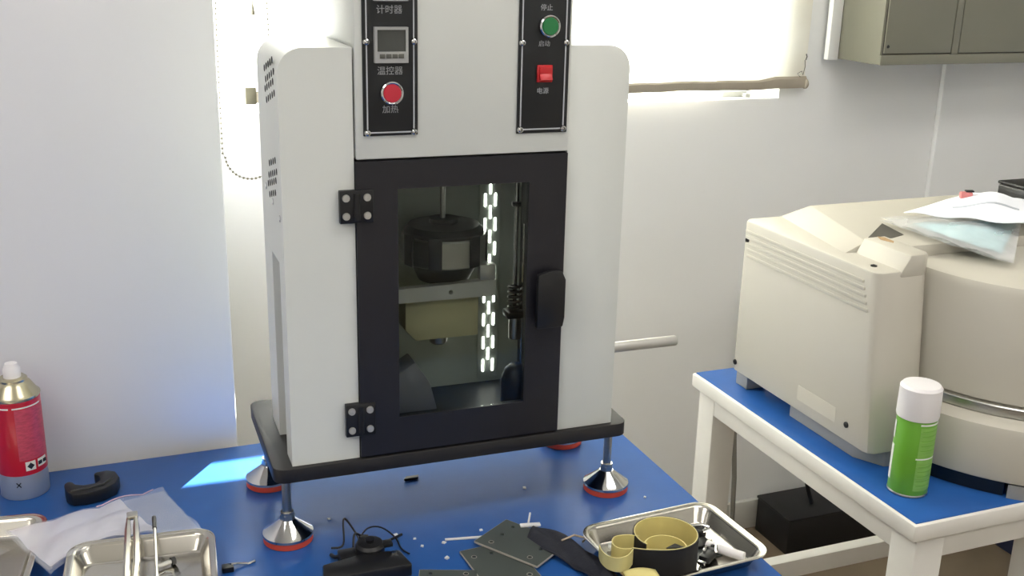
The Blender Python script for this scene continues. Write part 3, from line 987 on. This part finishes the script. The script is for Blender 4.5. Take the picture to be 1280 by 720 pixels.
# zip bag on the table
zb = thing('zip_bag', 'clear zip bag lying between the black clip and the tray with tweezers', 'bag', (-.23, .12, TZ))
off = Vector((-.23, .12, TZ))
zf = B()
def zipf(top):
    base = quadsurf(rel([(-.350, .105, .7800), (-.150, .207, .7515), (-.110, .068, .7530), (-.296, .000, .7640)], off), lambda u, v: 0)
    def f(u, v):
        p = Vector(base(u, v))
        wob = .007 * math.sin(11 * u + 4 * v) * math.sin(7 * v + 2 * u)
        lift = .007 * math.exp(-((v - 1.0) ** 2) / .12) * (1 - .45 * u) * (.6 + .4 * math.sin(3 * u + .5))
        if top:
            p.z += .006 * math.sin(PI * u) * math.sin(PI * v) + lift + .0025 + .006 * math.sin(PI * u) * (1 - v) * v * 2 + abs(wob) * .8
        else:
            p.z += lift * .96 + .0005
        p.y += .006 * math.sin(5 * u) * (v - .5) + .032 * v * v * math.sin(PI * min(1, u * 1.25)) ** 0.7 * (u < .8)
        return p
    return f
zf.quadgrid(zipf(False), 40, 26)
obj('film', zf, 'plastic_film', zb)
zt = B()
zt.quadgrid(zipf(True), 40, 26)
zto = obj('film', zt, 'plastic_film', zb)
zl = B()
fz = zipf(True)
def milky(u, v):
    p = fz(.02 + u * .68, .02 + v * .93)
    return (p.x, p.y, p.z - .0012)
zl.quadgrid(milky, 30, 20)
obj('milky_liner', zl, 'plastic_milky', zb)
obj('zip_seal', B().tube([fz(.55 + .38 * k / 10, .01) + Vector((0, 0, .001)) for k in range(11)], .0009, 6), 'zip_pink', zb)

# tweezers and bits in the tray with tweezers
tw = thing('tweezers', 'long metal tweezers leaning across the rim of the steel tray', 'tweezers', (-.205, .0, TZ))
def strip(pts, wdt):
    b = B()
    b.tube(pts, wdt, 6)
    return b
obj('arm', strip([(.004, .078, .040), (.002, .050, .036), (-.004, -.02, .026), (-.012, -.115, .008)], [.002, .0042, .0046, .002]), 'tray_steel', tw)
obj('arm', strip([(.013, .080, .041), (.012, .050, .038), (.008, -.02, .028), (-.008, -.115, .008)], [.002, .0042, .0046, .002]), 'tray_steel', tw)
obj('joint', B().box(.002, .016, .070, .084, .037, .044, .002), 'tray_steel', tw)
pn = thing('metal_probe', 'thin metal probe beside the tweezers in the tray', 'tool', (-.180, .0, TZ))
obj('probe_shaft', strip([(.010, .072, .034), (.008, .030, .030), (.000, -.11, .006)], .0020), 'steel', pn)
obj('probe_grip', strip([(.0102, .075, .0345), (.0090, .050, .0318)], .0030), 'dark_steel', pn)
sc = thing('small_bolt', 'small dark bolt lying in the tray with tweezers', 'bolt', (-.160, .002, TZ + .0075), R(20))
obj('bolt_head', B().cyl(.0055, 0, .005, (.004, 0, 0), 'X', 6), 'dark_steel', sc)
obj('bolt_shank', B().cyl(.0030, -.014, .0039, (0, 0, 0), 'X', 10), 'steel', sc)
wr = thing('wire_scrap', 'bent bright wire offcut in the tray with tweezers', 'wire', (-.165, -.022, TZ + .0037))
obj('wire', B().tube([(-.012, -.010, 0), (-.008, .002, .001), (0, .006, .002), (.008, .003, .001)], .0012, 6), 'chrome', wr)
wr = thing('metal_washer', 'bright ring washer lying in the tray with tweezers', 'washer', (-.236, -.008, TZ + .0022))
obj('ring', B().lathe([(.006, 0), (.011, 0), (.011, .0016), (.006, .0016), (.006, 0)], 20), 'chrome', wr)
pk = thing('metal_hook', 'small bright metal hook beside the tray with tweezers', 'hook', (-.076, -.028, TZ + .0015))
obj('hook_wire', B().tube([(-.018, .006, .003), (-.010, .000, .006), (-.002, .004, .003), (.012, .004, 0), (.020, .008, 0)], .0018, 6), 'chrome', pk)
obj('hook_base', B().box(-.022, -.008, -.008, .004, -.001, .006, .001), 'black', pk)

# ------------------------------------------------------------------ black motor with wires
def sm3(p, n=6):
    out = []
    for i in range(len(p) - 1):
        p0, p1, p2, p3 = [Vector(p[max(0, min(len(p) - 1, j))]) for j in (i - 1, i, i + 1, i + 2)]
        for k in range(n):
            t_ = k / n
            out.append(.5 * ((2 * p1) + (-p0 + p2) * t_ + (2 * p0 - 5 * p1 + 4 * p2 - p3) * t_ ** 2 + (-p0 + 3 * p1 - 3 * p2 + p3) * t_ ** 3))
    return out + [Vector(p[-1])]
mt = thing('small_motor', 'small black motor with loose wires lying on the blue mat', 'motor', (.078, -.058, TZ))
obj('mount_block', B().prism([(-.066, -.060), (.046, -.060), (.040, -.022), (-.008, -.016), (-.060, -.026)], .0003, .018, 'XY', bev=.002), 'black', mt)
obj('motor_body', B().lathe([(0, 0), (.016, 0), (.019, .003), (.019, .020), (.016, .024), (.006, .025), (.006, .029), (0, .029)], 22, (.006, -.004, .001)), 'black', mt)
obj('plug', B().box(-.034, -.010, -.012, .010, .0005, .014, .002), 'black', mt)
obj('wire', B().tube(sm3([(-.036, .036, .002), (-.020, .036, .004), (-.010, .078, .014), (-.004, .082, .012), (.002, .050, .006), (-.002, .020, .012)]), .0014, 6), 'cable', mt)
obj('wire', B().tube(sm3([(-.002, .030, .008), (.016, .052, .012), (.034, .050, .012), (.048, .030, .006), (.050, .006, .002), (.056, -.012, .0025)]), .0012, 6), 'cable', mt)
obj('wire', B().tube(sm3([(.018, .012, .012), (.036, .020, .008), (.060, .038, .003)]), .0018, 6), 'cable', mt)
obj('wire', B().tube(sm3([(-.040, .018, .003), (-.036, .006, .006), (-.022, .008, .010)]), .0026, 6), 'cable', mt)

obj('wire', B().tube(sm3([(-.012, .012, .010), (-.006, .030, .020), (.004, .034, .014), (.008, .018, .022), (-.004, .010, .026)]), .0016, 6), 'cable', mt)
obj('terminal', B().box(.020, .034, -.014, -.002, .0183, .024, .001), 'black', mt)
obj('terminal_screw', B().cyl(.0034, .0181, .0205, (.030, -.030, 0), 'Z', 10), 'chrome', mt)

# ------------------------------------------------------------------ drilled grey plates
def plate(label, x, y, z, rot, hx, hy):
    t = thing('drilled_plate', label, 'plate', (x, y, z), rot, 'drilled grey plates')
    hs = [(-hx * .62, -hy * .68), (hx * .62, -hy * .68), (hx * .62, hy * .68), (-hx * .62, hy * .68), (-hx * .62, 0), (hx * .62, 0)]
    b = B()
    b.prism([(-hx, -hy), (hx, -hy), (hx, hy), (-hx, hy)], 0, .0032, 'XY', holes=[circle(a, c, .0030, 10) for a, c in hs])
    obj('plate_body', b, 'acrylic', t, smooth=0)
    e = B()
    for (x0, x1, y0, y1) in ((-hx, hx, -hy - .0006, -hy), (-hx, hx, hy, hy + .0006), (-hx - .0006, -hx, -hy, hy), (hx, hx + .0006, -hy, hy)):
        e.box(x0, x1, y0, y1, .0004, .0030)
    obj('bare_edge', e, 'acrylic_edge', t)
    for a, c in hs[:3]:
        obj('hole_rim', B().lathe([(.0030, .0030), (.0034, .0036), (.0038, .0032)], 12, (a, c, 0)), 'acrylic_edge', t)
plate('drilled grey plate on top of the pile on the blue mat', .279, -.098, TZ + .0045, R(-57), .050, .036)
plate('drilled grey plate beneath the pile, nearest the camera', .236, -.138, TZ + .0008, R(-87), .052, .036)
plate('small drilled grey plate at the left end of the pile', .160, -.150, TZ + .0008, R(-20), .036, .026)

# black fabric strap
fs = thing('fabric_strap', 'crumpled black fabric strap between the plates and the tape tray', 'strap', (.335, -.13, TZ))
def strap(u, v):
    x = -.034 + .060 * u + .010 * math.sin(4 * u)
    y = .052 - .170 * u + (v - .5) * .036 * (1 + .3 * math.sin(6 * u))
    return (x + (v - .5) * .030, y, .0025 + .006 * abs(math.sin(7 * u + 3 * v)) + .005 * math.sin(PI * v))
sb_ = B()
sb_.quadgrid(strap, 30, 8)
so = obj('webbing', sb_, 'fabric_black', fs)
md = so.modifiers.new('thickness', 'SOLIDIFY')
md.thickness = .0016
obj('strap_edge', B().tube([strap(k / 30, 0) for k in range(31)], .0014, 6), 'fabric_black', fs)

# ------------------------------------------------------------------ tape roll in the tray
tp = thing('tape_roll', 'loose roll of black foam tape with yellow backing in the tray', 'tape', (.434, -.204, TZ + .0027), 0)
rr = .0405
def smooth_path(p, n=5):
    out = []
    for i in range(len(p) - 1):
        p0, p1, p2, p3 = [Vector(p[max(0, min(len(p) - 1, j))]) for j in (i - 1, i, i + 1, i + 2)]
        for k in range(n):
            t_ = k / n
            q = .5 * ((2 * p1) + (-p0 + p2) * t_ + (2 * p0 - 5 * p1 + 4 * p2 - p3) * t_ ** 2 + (-p0 + 3 * p1 - 3 * p2 + p3) * t_ ** 3)
            out.append((q.x, q.y))
    out.append(tuple(p[-1]))
    return out
front = smooth_path([(-.058, -.019), (-.048, -.026), (-.030, -.0345), (-.012, -.0400), (.004, -.0405)], 4)
loop = [(rr * math.cos(R(-80 + 285 * k / 52)), rr * math.sin(R(-80 + 285 * k / 52))) for k in range(53)]
outer_path = front + loop
bf = B()
bf.ribbon(outer_path, 0, .0468, -.0016)
obj('foam_layer', bf, 'black_foam', tp)
yf = B()
yf.ribbon(outer_path, .0002, .0474, .0010)
obj('backing_layer', yf, 'yellow_tape', tp)
inn = [(-.004 + .0275 * math.cos(R(-150 + 330 * k / 36)), -.008 + .0275 * math.sin(R(-150 + 330 * k / 36))) for k in range(37)]
yi = B()
yi.ribbon(inn, 0, .0330, .0016)
obj('inner_turn', yi, 'yellow_tape', tp)
obj('loose_tip', B().prism([(-.004, -.010), (.020, -.018), (.012, -.004)], .030, .0315, 'XY'), 'black_foam', tp)
curl = [(-.036, .004), (-.048, .012), (-.064, .014), (-.074, .006), (-.077, -.006), (-.072, -.016), (-.062, -.020), (-.0585, -.0195)]
cl = B()
cl.ribbon(smooth_path(curl), .0245, .0470, .0011)
obj('curled_end', cl, 'yellow_tape', tp)
c2 = B()
c2.ribbon(smooth_path([(-.058, -.0205), (-.070, -.030), (-.083, -.030), (-.091, -.020), (-.092, -.004), (-.088, .010)]), .0250, lambda q: .0470 - .006 * q, .0011)
obj('curled_end', c2, 'yellow_tape', tp)
fl = B()
fl.quadgrid(lambda u, v: (-.078 + .040 * u, -.034 - .018 * v - .010 * u, .0260 - .004 * v + .004 * math.sin(PI * u)), 8, 5)
flo = obj('loose_flap', fl, 'yellow_tape', tp)
flo.modifiers.new('thickness', 'SOLIDIFY').thickness = .0012

# other bits in the tape tray
ro = thing('white_roller', 'short white tube lying at the right end of the tape tray', 'tube', (.5230, -.2080, TZ + .0085), R(-55))
obj('tube_body', B().lathe([(.003, -.026), (.0062, -.026), (.0062, .026), (.003, .026), (.003, -.026)], 18, (0, 0, 0), 'X'), 'white_plastic', ro)
obj('tube_core', B().cyl(.0029, -.0262, .0262, (0, 0, 0), 'X', 12), 'scrap', ro)
def clipp(label, x, y, rot):
    t = thing('metal_clip', label, 'clip', (x, y, TZ + .0026), rot, 'metal clips in the tape tray')
    obj('clip_body', B().box(-.014, .012, -.008, .008, 0, .010, .003), 'black', t)
    obj('clip_spring', B().tube([(.006, -.008, .011), (.016, -.004, .013), (.018, .004, .010), (.008, .008, .011), (-.004, .004, .012)], .0022, 6), 'chrome', t)
    obj('clip_jaw', B().box(-.022, -.012, -.005, .005, .001, .006, .001), 'chrome', t)
clipp('black and bright metal clip at the far end of the tape tray', .5130, -.1530, R(-20))
clipp('black and bright metal clip beside the white tube in the tape tray', .4960, -.2100, R(35))
bs = thing('black_sheet', 'flat dark sheet lying on the floor of the tape tray', 'sheet', (.487, -.190, TZ + .0022), R(8))
obj('sheet_body', B().prism([(-.032, -.018), (.030, -.022), (.034, .020), (-.028, .026)], 0, .0010, 'XY'), 'acrylic', bs)
obj('sheet_fold', B().prism([(-.020, .004), (.030, .000), (.034, .0195), (-.022, .024)], .0011, .0060, 'XY', bev=.001), 'black', bs)
ws = thing('white_strip', 'white plastic strip lying along the left end of the tape tray', 'strip', (.405, -.148, TZ + .0055), R(4))
obj('strip_body', B().box(-.022, .022, -.004, .004, 0, .004, .0008), 'print_white', ws)
obj('strip_lip', B().box(-.022, .022, .0015, .004, .0041, .0065, .0005), 'print_white', ws)

# loose scraps on the mat
def scrap(label, name, cat, b, m, x, y, z, rot, group=None):
    o = obj(name, b, m, None, (x, y, z), rot)
    tag(o, label, cat, group)
    return o
scrap('long white plastic stick lying beside the drilled plates', 'plastic_stick', 'stick', B().box(-.0285, .0285, -.0018, .0018, 0, .0025, .0006), 'scrap', .2170, -.0555, TZ + .0004, R(-11))
scrap('black offcut lying under the front edge of the machine', 'black_offcut', 'offcut', B().prism([(-.012, -.003), (.010, -.005), (.013, .002), (-.006, .004)], 0, .004, 'XY', bev=.0008), 'black', .1960, .1340, TZ + .0004, R(5))
scrap('bent gold wire lying at the right of the drilled plates', 'wire_offcut', 'wire', B().tube([(-.020, .004, 0), (.000, .008, .002), (.012, -.004, .002), (.004, -.010, .001)], .0014, 6), 'gold', .3480, -.1230, TZ + .0018 + .010, 0)
scrap('white chip with a thin stem on the drilled plates', 'plastic_chip', 'chip', B().box(-.014, .014, -.004, .004, 0, .003, .001).tube([(-.002, .004, .002), (.004, .024, .006)], .0014, 6), 'scrap', .3060, -.0640, TZ + .0080, R(-12))
spots = [(470 + 26, 673), (521, 678), (528, 693), (567, 686), (566, 703), (398, 640), (596, 664), (655, 610)]
pos = [(.1300, -.0170), (.1520, -.0330), (.1560, -.0550), (.1860, -.0560), (.1780, -.0930), (.0560, .0560), (.2430, -.0410), (.345, .052), (.47, .055), (.50, -.03)]
tri = [(-.0035, -.002), (.003, -.0028), (.004, .002), (-.001, .0032)]
s0 = scrap('tiny pale plastic crumb scattered on the blue mat', 'plastic_crumb', 'crumb', B().prism(tri, 0, .0022, 'XY'), 'scrap', pos[0][0], pos[0][1], TZ + .0003, .4, 'crumbs on the blue mat')
for k, (x, y) in enumerate(pos[1:]):
    c_ = copy(s0, None, (x, y, TZ + .0003), (0, 0, k * 1.3))
    c_.scale = (.6 + .1 * (k % 4),) * 3

# ------------------------------------------------------------------ wall cabinet
cb_ = thing('wall_cabinet', 'grey metal wall cabinet with two doors in the top right corner', 'cabinet', (1.51, .786, 1.268))
CX1 = 2.35
obj('cabinet_body', B().box(0, CX1 - 1.51, .004, .166, 0, .62, .002), 'cab', cb_)
obj('back_board', B().box(-.030, -.0005, .1520, .1685, -.002, .62, .001), 'frame_white', cb_)
dx = (.0075, .2015, .2255, .560)
for (a, b2) in ((.0075, .2015), (.2255, .560)):
    g = obj('door_recess', B().box(a - .0016, b2 + .0016, .0025, .0045, .0240, .60), 'cab_gap', cb_)
    obj('door', B().box(a, b2, -.0010, .0040, .0262, .598, .001), 'cab', cb_)
obj('frame_stile', B().box(.2040, .2230, -.0008, .0042, .0227, .62, .0004), 'cab', cb_)
obj('frame_rail', B().box(0, CX1 - 1.51, -.0008, .0042, 0, .0225, .0008), 'cab', cb_)
obj('lock', B().lathe([(0, .002), (.0025, .002), (.004, 0), (0, 0)], 12, (.0170, -.001, .0420), 'Y'), 'dark_steel', cb_)

# ------------------------------------------------------------------ floor box and cables under the right table
fbx = thing('floor_box', 'low black box standing on the floor under the right table', 'box', (1.41, .80, 0))
obj('box_body', B().box(0, .52, 0, .145, .0005, .096, .003), 'black', fbx)
obj('box_lid', B().box(-.002, .522, -.002, .147, .0965, .104, .002), 'black', fbx)
ca = B()
ca.tube(smooth3 := [(1.300, .930, .70), (1.302, .932, .45), (1.306, .93, .30), (1.318, .93, .18), (1.325, .93, .02)], .0065, 8)
tag(obj('power_cable', ca, 'cable_grey'), 'grey cable hanging down the wall beside the right table leg', 'cable')
ca = B()
ca.tube([(1.470, .86, .60), (1.475, .86, .34), (1.482, .86, .24), (1.498, .86, .17), (1.520, .858, .1055)], .0055, 8)
tag(obj('power_cable', ca, 'cable'), 'black cable running down to the black floor box', 'cable')

nb = thing('dark_crate', 'dark blue crate on the floor under the right end of the right table', 'crate', (1.98, .56, 0))
obj('crate_body', B().box(0, .36, 0, .30, .0005, .24, .006), 'crate_blue', nb)
obj('crate_rim', B().box(-.008, .368, -.008, .308, .2405, .262, .003), 'crate_blue', nb)
